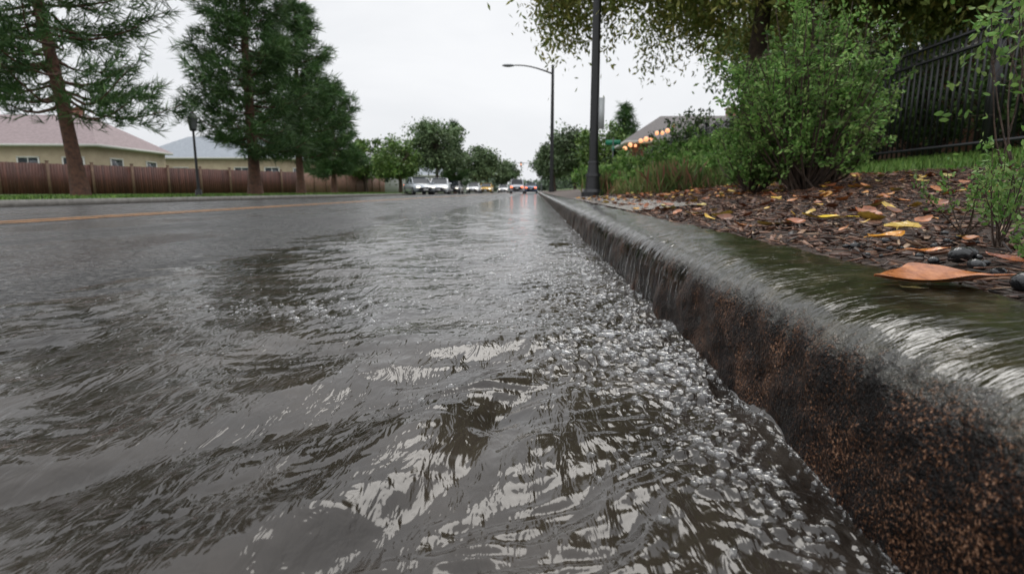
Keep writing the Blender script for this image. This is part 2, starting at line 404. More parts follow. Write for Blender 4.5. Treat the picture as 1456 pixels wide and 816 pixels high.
m,nt,b=nm('mulch'); geo=N(nt,'ShaderNodeNewGeometry'); co=coords(nt)
c=ramp(nt,geo.outputs['Random Per Island'],[(0,(.016,.010,.008)),(.4,(.058,.027,.018)),(.7,(.13,.058,.034)),(.9,(.24,.12,.07)),(1,(.38,.26,.17))])
L(nt,mixc(nt,.6,c,ramp(nt,noise(nt,co,120,2,.6),[(.3,g(.4)),(.7,g(1.2))]),'MULTIPLY'),b.inputs['Base Color'])
b.inputs['Roughness'].default_value=.42; b.inputs['Specular IOR Level'].default_value=.35
a.mk('bark_mulch',m)

# fallen leaves
def leaf_tpl(nl=10,nw=6,curl=.25,fold=.25,seed=0):
    V=[];F=[]
    for i in range(nl+1):
        t=i/nl; w_=.30*math.sin(math.pi*min(1,t**.8))**.8+.004
        for j in range(nw+1):
            u=-1+2*j/nw; x=u*w_*(1+.05*math.sin(t*23+u*3)); z=fold*abs(x)+curl*(t-.5)**2*1.2+.02*math.sin(9*t+3*u+seed)*abs(u)
            V.append([x,t-.5,z])
    for i in range(nl):
        for j in range(nw): q=i*(nw+1)+j; F.append([q,q+1,q+nw+2,q+nw+1])
    return V,F
def leaf_material(name,cols):
    m,nt,b=nm(name); geo=N(nt,'ShaderNodeNewGeometry'); co=coords(nt)
    c=ramp(nt,geo.outputs['Random Per Island'],cols)
    L(nt,mixc(nt,.8,c,ramp(nt,noise(nt,co,60,3,.6),[(.32,g(.45)),(.6,g(1.15))]),'MULTIPLY'),b.inputs['Base Color'])
    b.inputs['Roughness'].default_value=.35; return m
lm=leaf_material('fallen_leaf',[(0,(.12,.045,.02)),(.3,(.30,.09,.03)),(.55,(.50,.18,.04)),(.75,(.62,.38,.05)),(1,(.36,.33,.10))])
a=Acc()
for sd_ in range(4):
    T_,F_=leaf_tpl(6,4,.5,.3,sd_); n=175
    x=R_.uniform(.6,3.0,n); y=.75+8*R_.uniform(0,1,n)**1.3; an=R_.uniform(0,6.28,n)
    d=np.stack([np.cos(an),np.sin(an),R_.normal(0,.2,n)],1); M=frames(d,R_,np.array([0,0,1.]))
    a.add(*scatter(T_,F_,np.stack([x,y,zbed(x,y)+.018],1),M,np.where(y<1.6,R_.uniform(.02,.05,n),R_.uniform(.035,.085,n))))
a.mk('fallen_leaves',lm,smooth=True)
def hero(cols,loc,size,az,tilt,seed,roll=0,curl=.3,fold=.22):
    T_,F_=leaf_tpl(28,12,curl,fold,seed); a=Acc(); V=np.array(T_)*size; a.add(V,F_)
    tube(a,[(0,-.5*size,.3*size*curl),(0,-.62*size,.32*size*curl),(0.02*size,-.72*size,.30*size*curl)],.010*size,6)
    tube(a,[(0,(t-.5)*size,(curl*(t-.5)**2*1.2-.002)*size+.0006) for t in np.linspace(0,.97,14)],np.linspace(.010,.003,14)*size,5)
    m,nt,b=nm('leaf_skin'); co=coords(nt,(1,1,1))
    wv=N(nt,'ShaderNodeTexWave'); wv.inputs['Scale'].default_value=3.2/size; wv.inputs['Distortion'].default_value=1.5; wv.bands_direction='DIAGONAL'
    L(nt,co,wv.inputs[0]); nn=noise(nt,co,9/size,5,.7)
    L(nt,ramp(nt,nn,[(.30,tuple(x*.3 for x in cols[0])),(.48,cols[0]),(.70,cols[1])]),b.inputs['Base Color'])
    b.inputs['Roughness'].default_value=.22; bump(nt,b,wv.outputs['Fac'],.0006,.6)
    o=a.mk('fallen_leaf',m,smooth=True); o.location=loc; o.rotation_euler=(tilt,roll,az)
    return o
hero([(.34,.11,.035),(.52,.20,.07)],(.505,.735,.1865),.155,math.radians(94),.0,1,-.03,.18,.30)
hero([(.72,.48,.03),(.80,.60,.08)],(.80,1.62,.225),.12,math.radians(80),.05,2)
hero([(.60,.25,.03),(.7,.38,.06)],(.68,1.13,.212),.085,math.radians(-70),.1,3)
hero([(.50,.16,.04),(.65,.3,.06)],(.625,.93,.205),.06,math.radians(-110),.1,4)
hero([(.6,.4,.1),(.6,.45,.15)],(.80,1.28,.220),.11,math.radians(-40),.1,5)
hero([(.20,.05,.02),(.35,.12,.04)],(.66,.82,.205),.06,math.radians(20),.15,6)
hero([(.10,.08,.03),(.22,.17,.06)],(.455,.70,.184),.025,math.radians(40),0,7)
a=Acc(); nu2=14;nv2=9; T2=[];F2=[]
for j in range(nv2+1):
    p=-math.pi/2+math.pi*j/nv2
    for i in range(nu2): T2.append([max(math.cos(p),.02)*math.cos(i*2*math.pi/nu2),max(math.cos(p),.02)*math.sin(i*2*math.pi/nu2),math.sin(p)])
for j in range(nv2):
    for i in range(nu2): F2.append([j*nu2+i,j*nu2+(i+1)%nu2,(j+1)*nu2+(i+1)%nu2,(j+1)*nu2+i])
n=40; x=R_.uniform(.58,.9,n); y=R_.uniform(.55,1.3,n); s=R_.uniform(.004,.009,n)
x[:5]=[.69,.71,.595,.62,.665];y[:5]=[.95,.96,.70,.715,.88];s[:5]=[.017,.014,.017,.014,.012]
an=R_.uniform(0,6.28,n); M=frames(np.stack([np.cos(an),np.sin(an),0*an],1),R_,np.array([0,0,1.]))
V,F=scatter(T2,F2,np.stack([x,y,zbed(x,y)+s*.6+.008],1),M,np.stack([s,s*1.2,s*.8],1)); a.add(V,F)
m,nt,b=nm('wet_pebble'); co=coords(nt)
L(nt,ramp(nt,noise(nt,co,90,3),[(.3,(.008,.008,.009)),(.7,(.03,.03,.032))]),b.inputs['Base Color']); b.inputs['Roughness'].default_value=.12; bump(nt,b,noise(nt,co,120,3),.002)
a.mk('wet_pebbles',m,smooth=True)

def blades(name,n,x0,x1,y0,y1,zf,h0,h1,cols,wd=.006):
    x=R_.uniform(x0,x1,n);y=y0+(y1-y0)*R_.uniform(0,1,n)**1.4
    d=np.stack([R_.normal(0,.3,n),R_.normal(0,.3,n),np.ones(n)],1)
    V,F=scatter([[-.5,0,0],[.5,0,0],[.3,.6,.08],[0,1,.25],],[[0,1,2,3]],np.stack([x,y,zf(x,y)],1),frames(d,R_),np.stack([np.full(n,wd),R_.uniform(h0,h1,n),R_.uniform(h0,h1,n)],1))
    return mk(name,V,F,leafmat(name+'_m',cols,2,0))
gc=[(.06,.14,.02),(.11,.20,.035),(.17,.25,.06)]
blades('grass',16000,3.1,9,3.5,18,lambda x,y:zr(x)-.012,.05,.11,gc,.012)
blades('grass',20000,-17,-11.2,8,55,lambda x,y:.115+0*x,.05,.12,gc,.03)

# ------------------------------------------------------------ trees
def tuft(n=14,seed=0):
    r=np.random.RandomState(seed); V=[];F=[]
    for i in range(n):
        d=np.array([r.normal(0,.6),1,r.normal(0,.6)]); d/=np.linalg.norm(d); s=np.cross(d,r.normal(size=3)); s/=np.linalg.norm(s)
        b0=np.array([0,r.uniform(-.35,.2),0]); k=len(V); w_=.075
        V+=[b0-s*w_*.4,b0+s*w_*.4,b0+d*.6+s*w_*.5,b0+d]; F.append([k,k+1,k+2,k+3])
    return np.array(V),np.array(F)
pine_leaf=leafmat('pine_needles',[(.042,.100,.032),(.070,.145,.045),(.125,.200,.062)],.8,0,.6,.5)
def pine(name,loc,H,R,z0,seed,nb=85,tr=.3,lean=(0,0),tsz=.3,dens=1.0,shape=.75,mat=None,inner=.12):
    r=np.random.RandomState(seed); e=empty(name,loc); a=Acc()
    hs_=np.linspace(0,1,12); tp=np.stack([lean[0]*hs_+.08*np.sin(hs_*5+seed),lean[1]*hs_+.06*np.sin(hs_*4),hs_*H],1)
    rad=tr*(1-hs_)**.8*.9+.03; rad[0]*=1.35
    tube(a,tp,rad,10); TP=[];TD=[]
    for i in range(nb):
        h=z0/H+(1-z0/H)*(i+r.uniform(0,1))/nb; h=min(h,.985)
        c=np.array([np.interp(h,hs_,tp[:,k]) for k in range(3)])
        f=(h-z0/H)/(1-z0/H)
        Lb=R*((1-f)**shape*.95+.05)*r.uniform(.5,1.12)*min(1,.62+f*3)
        az=i*2.4+r.normal(0,.4); up=r.uniform(-.12,.22)+.5*f
        t=np.linspace(0,1,7); rr=Lb*t
        pts=np.stack([c[0]+rr*math.cos(az)+.1*Lb*np.sin(t*4+i)*math.sin(az),c[1]+rr*math.sin(az),c[2]+rr*up-.16*Lb*np.sin(t*3.1)*(1-f)+.10*Lb*t**2],1)
        tube(a,pts,np.linspace(.045*(1-f)+.015,.008,7),4)
        nt_=int(34*Lb/R*dens)+5
        for q in range(nt_):
            s=r.uniform(inner,1)**.8; p=np.array([np.interp(s,t,pts[:,k]) for k in range(3)])
            sp_=(.13*Lb+.10)*(1.15-s*.6)
            off=r.normal(0,1,3)*np.array([sp_,sp_,sp_*.40]); TP.append(p+off); TD.append(np.array([math.cos(az),math.sin(az),.25])+off*.9+r.normal(0,.4,3))
    TP=np.array(TP);TD=np.array(TD)
    a.mk('trunk',bark_pine,smooth=True,parent=e)
    acc=Acc()
    for k in range(3):
        T_,F_=tuft(11,k); sel=slice(k,None,3); acc.add(*scatter(T_,F_,TP[sel],frames(TD[sel],r),r.uniform(.75,1.4,len(TP[sel]))*tsz))
    acc.mk('foliage',mat or pine_leaf,parent=e); return e
pine('pine_tree',(-13.9,17.0,.1),12.5,4.6,2.6,1,100,.20,(-1.3,0),.36,1.7,.35,inner=.2)
pine('pine_tree',(-12.6,25.3,.1),11.4,3.4,1.8,2,98,.26,(.1,.3),.38,1.7,.62,inner=.2)
pine('pine_tree',(-13.8,33.4,.1),10.4,3.2,2.2,3,88,.22,(.2,0),.42,1.6,.6,inner=.2)
pine('pine_tree',(-15.5,44,.1),8.2,2.9,1.5,4,60,.2,(0,0),.5,1.4,.6)
pine('pine_tree',(-10.6,75,.0),9,1.9,1.2,8,50,.2,(0,0),.6,1.2,.9)

leafT=np.array([[0,-.5,0],[.22,0,.05],[0,.5,0],[-.22,0,.05]]); leafF=np.array([[0,1,2,3]])
def broad(name,loc,H,R,Rz,zc,seed,nl,ls,cols,tr=.2,ncl=110,sig=.33,droop=0,mat=None,asp=1.0,nlimb=9,trans=.35):
    r=np.random.RandomState(seed); e=empty(name,loc); a=Acc()
    hs_=np.linspace(0,1,8); h0=zc-Rz*.35
    tp=np.stack([.12*np.sin(hs_*4+seed),.12*np.cos(hs_*3+seed),hs_*(zc+Rz*.3)],1); tube(a,tp,np.linspace(tr*1.2,tr*.35,8),9)
    C=[];lim=[]
    for i in range(nlimb):
        az=i*2.4+r.normal(0,.3); el=r.uniform(-.1,1.2); p1=np.array([math.cos(az)*math.cos(el)*R*.62,math.sin(az)*math.cos(el)*R*.62,zc+math.sin(el)*Rz*.62])
        p0=np.array([0,0,h0*r.uniform(.7,1.2)]); mid=(p0+p1)/2+np.array([0,0,.12*R]); t=np.linspace(0,1,7)[:,None]
        pts=(1-t)**2*p0+2*t*(1-t)*mid+t*t*p1; tube(a,pts,np.linspace(tr*.45,tr*.12,7),6); lim.append(pts)
    for i in range(ncl):
        v=norm(r.normal(size=3)); rad=r.uniform(.45,1.0)**.6*(1+.12*math.sin(3*math.atan2(v[1],v[0])+seed))
        if v[2]<-.55: v[2]*=.6
        p=np.array([v[0]*R*rad,v[1]*R*rad,zc+v[2]*Rz*rad])
        l=lim[r.randint(len(lim))]; s=l[r.randint(3,7)]; mid=(s+p)/2+np.array([0,0,.1*R]); t=np.linspace(0,1,5)[:,None]
        pts=(1-t)**2*s+2*t*(1-t)*mid+t*t*p; tube(a,pts,np.linspace(tr*.12,tr*.03,5),4); C.append(p)
    C=np.array(C); idx=r.randint(0,len(C),nl); sg=sig*r.uniform(.5,1.4,len(C))
    off=r.normal(size=(nl,3))*sg[idx][:,None]; off[:,2]*=.7
    P=C[idx]+off
    if droop: 
        dd=r.uniform(0,1,nl)**1.5*droop*(r.uniform(0,1,len(C))[idx]); P[:,2]-=dd; k=r.randint(0,6,nl); sx=np.sin(idx*7.3+k*2.1)*sg[idx]; sy=np.cos(idx*5.1+k*2.7)*sg[idx]; P[:,0]=np.where(dd>.15,C[idx][:,0]+sx*1.3+r.normal(0,.13,nl),P[:,0]); P[:,1]=np.where(dd>.15,C[idx][:,1]+sy*1.3+r.normal(0,.13,nl),P[:,1])
    D=r.normal(size=(nl,3)); 
    if droop: D[:,2]-=1.1
    s=r.uniform(.6,1.3,nl)*ls
    V,F=scatter(leafT,leafF,P,frames(D,r),np.stack([s*asp,s,s],1))
    a.mk('trunk',bark,smooth=True,parent=e); mk('foliage',V,F,mat or leafmat(name+'_leaf',cols,.9,trans),parent=e); return e
green=[(.065,.14,.03),(.105,.185,.04),(.17,.24,.06)]
olive=[(.14,.19,.045),(.21,.26,.065),(.30,.32,.09),(.40,.33,.10)]
m_green=leafmat('leaf_green',green,.7,0); m_far=leafmat('leaf_far_haze',[(.09,.15,.065),(.13,.19,.085),(.18,.24,.11)],.3,0)  # m_far: haze of distance put into the leaf colours, paler and bluer
m_olive=leafmat('leaf_olive',olive,.6,.4)
broad('willow_tree',(4.3,11.8,.6),9,4.2,3.0,4.9,11,88000,.14,olive,.20,250,.42,1.2,m_olive,.8,12)
broad('elm_tree',(8.0,10.5,.85),9,3.6,2.8,4.3,12,42000,.15,olive,.2,170,.42,.6,m_olive,1,9)
broad('elm_tree',(9.5,19,.85),9,4.0,3.2,4.2,13,32000,.19,green,.2,130,.45,.3,m_green,1,9)
broad('maple_tree',(3.3,50,.3),6,1.9,2.3,3.1,21,9000,.26,green,.14,70,.34,0,m_far,1.3)
broad('maple_tree',(1.9,58,.3),5,1.7,2.0,3.0,22,8000,.28,green,.14,60,.34,0,m_far,1.3)
broad('maple_tree',(5.2,44,.3),5,2.0,2.0,2.7,23,9000,.24,green,.14,70,.34,0,m_green,1.3)
pine('spruce_tree',(6.9,46,.3),6.6,1.9,.8,24,60,.16,(0,0),.4,1.3,.9)
broad('maple_tree',(2.2,75,.3),6,2.4,2.4,3.2,25,8000,.34,green,.14,60,.4,0,m_far,1.3)
broad('ash_tree',(-11.6,67,.1),9,3.3,3.5,5.0,31,14000,.34,green,.2,90,.5,0,m_far,1.2)
broad('ash_tree',(-13.8,58,.1),7,2.2,2.4,3.0,32,9000,.30,green,.18,60,.4,0,m_green,1.2)
broad('ash_tree',(-9.2,88,.1),8,2.8,2.8,4.0,33,9000,.42,green,.2,60,.5,0,m_far,1.2)
broad('ash_tree',(-19.0,64,.1),7,2.8,2.4,3.4,34,9000,.34,green,.2,60,.4,0,m_green,1.2)
broad('ash_tree',(-7.0,120,.1),7,3.2,2.4,3.6,35,7000,.5,green,.2,50,.5,0,m_far,1.2)
broad('ash_tree',(-26.0,70,.1),9,3.6,3.0,4.0,36,9000,.42,green,.2,60,.5,0,m_green,1.2)
r=np.random.RandomState(5); P=[];n=0
cl=[]
for i in range(90):
    s=r.choice([-1,1]); y=r.uniform(110,260); x=s*(r.uniform(6,16)+ (y-110)*r.uniform(0,.5))+(-3)
    if r.uniform()<.25: x=r.uniform(-30,25); y=r.uniform(265,300)
    cl.append((x,y,r.uniform(3,6.5),r.uniform(2,4)))
for x,y,h,rr in cl:
    k=500; q=r.normal(size=(k,3)); q=norm(q)*r.uniform(.3,1,(k,1))**.5; lob=1+.25*np.sin(q[:,0]*7+x)*np.sin(q[:,2]*6+y)
    P.append(np.stack([x+q[:,0]*rr*lob,y+q[:,1]*rr*lob,h*.55+q[:,2]*h*.5*lob],1))
P=np.concatenate(P); V,F=scatter(leafT,leafF,P,frames(r.normal(size=P.shape),r),np.stack([r.uniform(.8,1.4,len(P))]*3,1))
mk('distant_trees',V,F,leafmat('leaf_distant_haze',[(.13,.18,.12),(.17,.22,.15)],.2,0))  # greens lightened to carry the distance haze in the colour itself

# ------------------------------------------------------------ shrubs
def shrub(name,loc,H,R,seed,ns,nl_per,ls,cols,spread=1.0,big=4,open_=.0,stemr=.008,mat=None):
    r=np.random.RandomState(seed); e=empty(name,loc); a=Acc(); LP=[];LD=[]
    for i in range(ns):
        az=r.uniform(0,6.28); q=r.uniform(0,1)**.6; hh=H*(1-.45*q*q)*r.uniform(.62,1.08)
        t=np.linspace(0,1,8); rr=R*q*t**.75*spread
        wx=r.normal(0,.03)*H; pts=np.stack([rr*math.cos(az)+wx*np.sin(t*5+i)+.05*R*math.cos(az),rr*math.sin(az)+wx*np.cos(t*4+i),hh*t],1)
        tube(a,pts,np.linspace(stemr,stemr*.25,8),4)
        for k in range(9):
            s=r.uniform(.22+open_,1); p=np.array([np.interp(s,t,pts[:,c]) for c in range(3)])
            d=norm(np.array([math.cos(az)*.4,math.sin(az)*.4,.7])+r.normal(0,.6,3)); ln=H*.16*r.uniform(.5,1.2)
            tube(a,[p,p+d*ln*.5,p+d*ln],[stemr*.3,stemr*.22,stemr*.12],3)
            u=r.uniform(.1,1.05,nl_per)[:,None]; LP.append(p+d*ln*u+r.normal(0,ls*.45,(nl_per,3))); LD.append(d+r.normal(0,.75,(nl_per,3)))
    LP=np.concatenate(LP);LD=np.concatenate(LD); s=r.uniform(.6,1.3,len(LP))*ls
    T_=np.array([[0,-.5,0],[.24,-.15,.06],[.2,.2,.06],[0,.5,0],[-.2,.2,.06],[-.24,-.15,.06]]); F_=np.array([[0,1,2,3],[0,3,4,5]])
    V,F=scatter(T_,F_,LP,frames(LD,r),s)
    a.mk('stems',bark,smooth=True,parent=e); mk('foliage',V,F,mat or leafmat(name+'_leaf',cols,big,.4),parent=e); return e
sg_=[(.085,.20,.04),(.14,.28,.06),(.22,.37,.10),(.32,.44,.14)]
m_sh=leafmat('shrub_leaf',sg_,5,.35,.45,.5)
shrub('shrub',(1.86,4.1,.28),1.28,.52,41,105,22,.030,sg_,1,5,0,.010,m_sh)
shrub('shrub',(2.28,4.6,.36),.85,.36,42,40,18,.030,sg_,1,5,0,.010,m_sh)
shrub('shrub',(1.62,4.4,.28),.62,.36,47,34,18,.028,sg_,1,5,0,.008,m_sh)
shrub('weed_plant',(.80,1.02,.205),.21,.10,43,13,6,.011,sg_,1,12,.1,.0016,m_sh)
shrub('weed_plant',(.86,1.18,.215),.16,.11,44,10,6,.011,sg_,1,12,.1,.0016,m_sh)
shrub('weed_plant',(.70,.78,.20),.09,.07,45,7,5,.009,sg_,1,12,.1,.0013,m_sh)
shrub('sapling',(2.0,2.5,.34),1.35,.30,46,8,9,.035,sg_,1,6,.25,.004,m_sh)
dk=[(.04,.085,.025),(.07,.13,.035),(.12,.18,.05)]
m_dk=leafmat('shrub_dark',dk,2,0)
for i,(x,y,h,rr) in enumerate([(2.3,8.5,.5,.5),(1.9,10.5,.4,.5),(2.9,10.0,.8,.7),(3.6,8.2,.75,.7),(3.3,13,1.2,1.0),(4.4,11,1.3,.9),(2.4,15,.9,.9),(4.6,17,2.0,1.4),(6.2,22,2.3,1.8),(4.2,24,1.6,1.4),(1.7,12.5,.5,.5),(2.0,19,.9,.8)]):
    shrub('shrub',(x,y,float(zr(x))-.02),h,rr,60+i,45,11,.045+.003*y,sg_,1,3,0,.008,m_sh if i in(0,1,2,4,6,10,11) else m_dk)
for i,(x,y,h,rr) in enumerate([(6.6,6.5,1.5,.9),(6.9,8.4,1.9,1.1),(6.8,10.5,2.0,1.2),(7.0,13,2.2,1.3),(6.6,5.0,1.3,.8)]):
    shrub('hedge_shrub',(x,y,float(zr(x))-.02),h,rr,80+i,55,14,.07,dk,1,2,0,.012,m_dk)
r=R_; n=4200; cx=r.randint(0,16,n); gx=r.uniform(1.25,2.6,16); gy=r.uniform(6.2,12.5,16)
x=gx[cx]+r.normal(0,.16,n); y=gy[cx]+r.normal(0,.16,n); d=np.stack([r.normal(0,.38,n),r.normal(0,.38,n),np.ones(n)],1)
hh=r.uniform(.12,.42,n)*np.where(cx%3==0,1.15,.75)
V,F=scatter([[-.5,0,0],[.5,0,0],[.35,.6,.05],[0,1,.2]],[[0,1,2,3]],np.stack([x,y,zr(x)-.01],1),frames(d,r),np.stack([np.full(n,.010),hh,hh],1))
mk('ornamental_grass',V,F,leafmat('ograss',[(.08,.16,.04),(.15,.22,.06),(.22,.23,.09),(.28,.10,.08)],1.5,.3))

# ------------------------------------------------------------ fences
m,nt,b=nm('fence_wood'); co=coords(nt); geo=N(nt,'ShaderNodeNewGeometry')
c=ramp(nt,geo.outputs['Random Per Island'],[(0,(.07,.024,.018)),(1,(.13,.046,.032))])
L(nt,mixc(nt,.7,c,ramp(nt,noise(nt,coords(nt,(6,6,.6)),3,3),[(.3,g(.55)),(.7,g(1.2))]),'MULTIPLY'),b.inputs['Base Color']); b.inputs['Roughness'].default_value=.6
fwood=m
fwood2=simple('fence_wood_light',(.26,.14,.10),(.15,.08,.055),3,.6)
post_m=simple('fence_post',(.20,.12,.08),(.13,.075,.05),3,.7)
def wfence(p0,p1,h,mat,seed,z=.1):
    r=np.random.RandomState(seed); e=empty('wooden_fence',(0,0,0)); a=Acc(); b_=Acc()
    p0=np.array(p0,float);p1=np.array(p1,float); Lf=np.linalg.norm(p1-p0); d=(p1-p0)/Lf; rz=math.atan2(d[1],d[0]); nn=np.array([-d[1],d[0]])
    n=int(Lf/.155)
    for i in range(n):
        c=p0+d*(i+.5)*.155; hh=h+r.uniform(-.015,.015); box(a,(c[0],c[1],z+hh/2),(.145,.022,hh),rz)
    for q in (.35,h*.5,h-.3):
        c=(p0+p1)/2-nn*-.04; box(a,(c[0],c[1],z+q),(Lf,.04,.09),rz)
    for i in range(int(Lf/2.4)+1):
        c=p0+d*i*2.4-nn*.05; box(b_,(c[0],c[1],z+(h+.12)/2),(.14,.10,h+.12),rz); box(b_,(c[0],c[1],z+h+.145),(.19,.15,.05),rz)
    a.mk('boards',mat,parent=e); b_.mk('posts',post_m,parent=e)
wfence((-36,21),(-21,50.5),1.85,fwood,1); wfence((-21,51),(-19,72),1.85,fwood2,2)
e=empty('iron_fence'); a=Acc(); X0=5.3
zb=float(zr(X0))
for y in np.arange(2.6,24,.115): box(a,(X0,y,zb+.82),(.019,.019,1.5))
a.mk('pickets',blackmetal,parent=e); a=Acc()
for q in (.16,1.32,1.50): box(a,(X0+.001,13.3,zb+q),(.036,21.6,.036))
a.mk('rails',blackmetal,parent=e); a=Acc()
for y in np.arange(2.5,24.2,2.3): box(a,(X0-.002,y,zb+.80),(.075,.075,1.72)); box(a,(X0-.002,y,zb+1.67),(.10,.10,.03))
a.mk('posts',blackmetal,parent=e)

# ------------------------------------------------------------ buildings
roofA=simple('shingles_a',(.30,.23,.23),(.20,.15,.15),5,.7,0,.01,30)
roofB=simple('shingles_b',(.30,.33,.36),(.22,.24,.27),5,.7,0,.01,30)
roofD=simple('shingles_dark',(.11,.095,.09),(.07,.06,.06),5,.7,0,.01,30)
stucco=simple('stucco',(.46,.38,.26),(.38,.31,.21),3,.8,0,.003,60)
stuccoW=simple('siding_pale',(.52,.52,.50),(.42,.42,.41),3,.8)
trim=simple('white_trim',(.65,.64,.6),(.55,.54,.5),5,.5)
glass=simple('window_glass',(.05,.06,.07),(.03,.035,.04),2,.08)
doorm=simple('door_paint',(.12,.05,.035),None,4,.4)
m,nt,b=nm('brick'); tc=N(nt,'ShaderNodeTexCoord'); sp=N(nt,'ShaderNodeSeparateXYZ'); L(nt,tc.outputs['Object'],sp.inputs[0])
cb=N(nt,'ShaderNodeCombineXYZ'); L(nt,math_(nt,'ADD',sp.outputs[0],sp.outputs[1]),cb.inputs[0]); L(nt,sp.outputs[2],cb.inputs[1])
bk=N(nt,'ShaderNodeTexBrick'); bk.inputs['Scale'].default_value=4.2; bk.inputs['Color1'].default_value=(.26,.10,.065,1); bk.inputs['Color2'].default_value=(.18,.07,.045,1); bk.inputs['Mortar'].default_value=(.22,.19,.17,1); bk.inputs['Mortar Size'].default_value=.012
L(nt,cb.outputs[0],bk.inputs['Vector']); L(nt,bk.outputs[0],b.inputs['Base Color']); b.inputs['Roughness'].default_value=.8; brick=m
def house(name,cx,cy,wx,wy,zw,zrdg,wall,roof,z0=.1,hip=2.5,rz=0,extra=0):
    e=empty(name,(cx,cy,z0),rz); a=Acc(); box(a,(0,0,zw/2),(wx,wy,zw)); a.mk('walls',wall,parent=e)
    o=.45; X=wx/2+o;Y=wy/2+o; h=X-max(hip,.001)
    V=[[-X,-Y,zw+.002],[X,-Y,zw+.002],[X,Y,zw+.002],[-X,Y,zw+.002],[-h,0,zrdg],[h,0,zrdg]]
    F=[[0,1,5,4],[1,2,5],[2,3,4,5],[3,0,4]]
    mk('roof',V,F,roof,parent=e)
    a=Acc()
    for (c,s) in (((0,-Y,zw-.08),(2*X,.04,.16)),((0,Y,zw-.08),(2*X,.04,.16)),((X,0,zw-.08),(.04,2*Y-.05,.16)),((-X,0,zw-.08),(.04,2*Y-.05,.16))): box(a,c,s)
    box(a,(0,0,zw-.155),(2*X-.06,2*Y-.06,.01)); a.mk('fascia',trim,parent=e)
    gl_=Acc(); fr_=Acc(); dr=Acc()
    k=int(wx/3)
    for i in range(k):
        x=-wx/2+(i+.5)*wx/k
        for s in (-1,1):
            if i==k//2 and s==-1:
                box(dr,(x,s*(wy/2+.02),1.05),(.95,.06,2.1)); box(fr_,(x-.53,s*(wy/2+.02),1.05),(.1,.08,2.1)); box(fr_,(x+.53,s*(wy/2+.02),1.05),(.1,.08,2.1)); box(fr_,(x,s*(wy/2+.02),2.16),(1.16,.08,.1)); continue
            box(gl_,(x,s*(wy/2+.01),1.9),(1.3,.05,1.15)); box(fr_,(x,s*(wy/2+.03),2.52),(1.5,.08,.1)); box(fr_,(x,s*(wy/2+.04),1.28),(1.5,.1,.1)); box(fr_,(x-.7,s*(wy/2+.03),1.9),(.1,.08,1.14)); box(fr_,(x+.7,s*(wy/2+.03),1.9),(.1,.08,1.14)); box(fr_,(x,s*(wy/2+.035),1.9),(.05,.07,1.14))
    for s in (-1,1):
        for y in (-wy/4,wy/4):
            box(gl_,(s*(wx/2+.01),y,1.9),(.05,1.3,1.15)); box(fr_,(s*(wx/2+.03),y,2.52),(.08,1.5,.1)); box(fr_,(s*(wx/2+.04),y,1.28),(.1,1.5,.1)); box(fr_,(s*(wx/2+.03),y-.7,1.9),(.08,.1,1.14)); box(fr_,(s*(wx/2+.03),y+.7,1.9),(.08,.1,1.14))
    gl_.mk('windows',glass,parent=e); fr_.mk('window_frames',trim,parent=e); dr.mk('door',doorm,parent=e)
    a=Acc(); box(a,(wx*.2,wy*.12,zrdg-.1),(.7,.6,1.3)); box(a,(wx*.2,wy*.12,zrdg+.59),(.85,.75,.1)); a.mk('chimney',brick,parent=e); return e
house('stucco_house',-38.5,43,15,9,3.4,5.9,stucco,roofA,hip=3.5,rz=.1)
house('stucco_house',-49,36,9,10,3.4,6.0,stucco,roofA,hip=3.0,rz=.1)
house('stucco_house',-32.5,61,15,9,3.5,5.9,stucco,roofB,hip=3.5,rz=.05)
house('pale_house',-23.5,80,10,8,2.8,4.8,stuccoW,roofB,hip=2.0)
house('pale_house',-17,98,9,8,2.8,4.6,stuccoW,roofB,hip=2.0)
house('brick_house',14.5,13.6,8,12,2.9,4.9,brick,roofD,z0=.75,hip=3.5)
e=house('bungalow',11.5,41,11,8,2.8,4.8,brick,roofD,z0=.6,hip=3)
m,nt,b=nm('warm_bulb'); b.inputs['Emission Color'].default_value=(1,.42,.20,1); b.inputs['Emission Strength'].default_value=1.2; b.inputs['Base Color'].default_value=(.8,.4,.2,1); wb=m
a=Acc(); n=10; P=np.array([[-6.0+2.9*i/(n-1),-4.5,2.3+1.25*i/(n-1)+.10*math.sin(i*2.3)] for i in range(n)])
V,F=scatter(T2,F2,P,np.tile(np.eye(3),(n,1,1)),R_.uniform(.07,.15,n)); mk('string_lights',V,F,wb,True,parent=e)
a=Acc(); tube(a,P+np.array([0,0,.12]),.015,4); tube(a,[(-6.0,-4.5,-.3),(-6.0,-4.5,2.45)],.06,6); tube(a,[(-3.1,-4.5,-.3),(-3.1,-4.5,3.8)],.06,6); a.mk('light_wire',blackmetal,parent=e)

# ------------------------------------------------------------ street furniture
def cyl(a,x,y,z0,z1,r0,r1,k=16): tube(a,[(x,y,z0),(x,y,z1)],[r0,r1],k)
e=empty('street_lamp',(1.0,10.2,.235)); a=Acc()
for z0,z1,r0,r1 in ((-.05,.05,.20,.20),(.05,.10,.185,.16),(.10,.32,.13,.115),(.32,.37,.135,.125),(.37,.55,.105,.085),(.55,.58,.10,.09)): cyl(a,0,0,z0,z1,r0,r1,20)
tube(a,[(0,0,.56),(0,0,3),(0,0,8.2)],[.078,.070,.05],16)
for i in range(4):
    t=i*math.pi/2+.78; cyl(a,.165*math.cos(t),.165*math.sin(t),.05,.085,.015,.015,6)
a.mk('pole',blackmetal,smooth=False,parent=e)
a=Acc(); t=np.linspace(0,1,10); tube(a,np.stack([-2.4*t,0*t,8.0+.5*np.sin(t*1.6)],1),np.linspace(.045,.03,10),10); box(a,(-2.6,0,8.48),(.7,.25,.1)); a.mk('arm',blackmetal,parent=e)
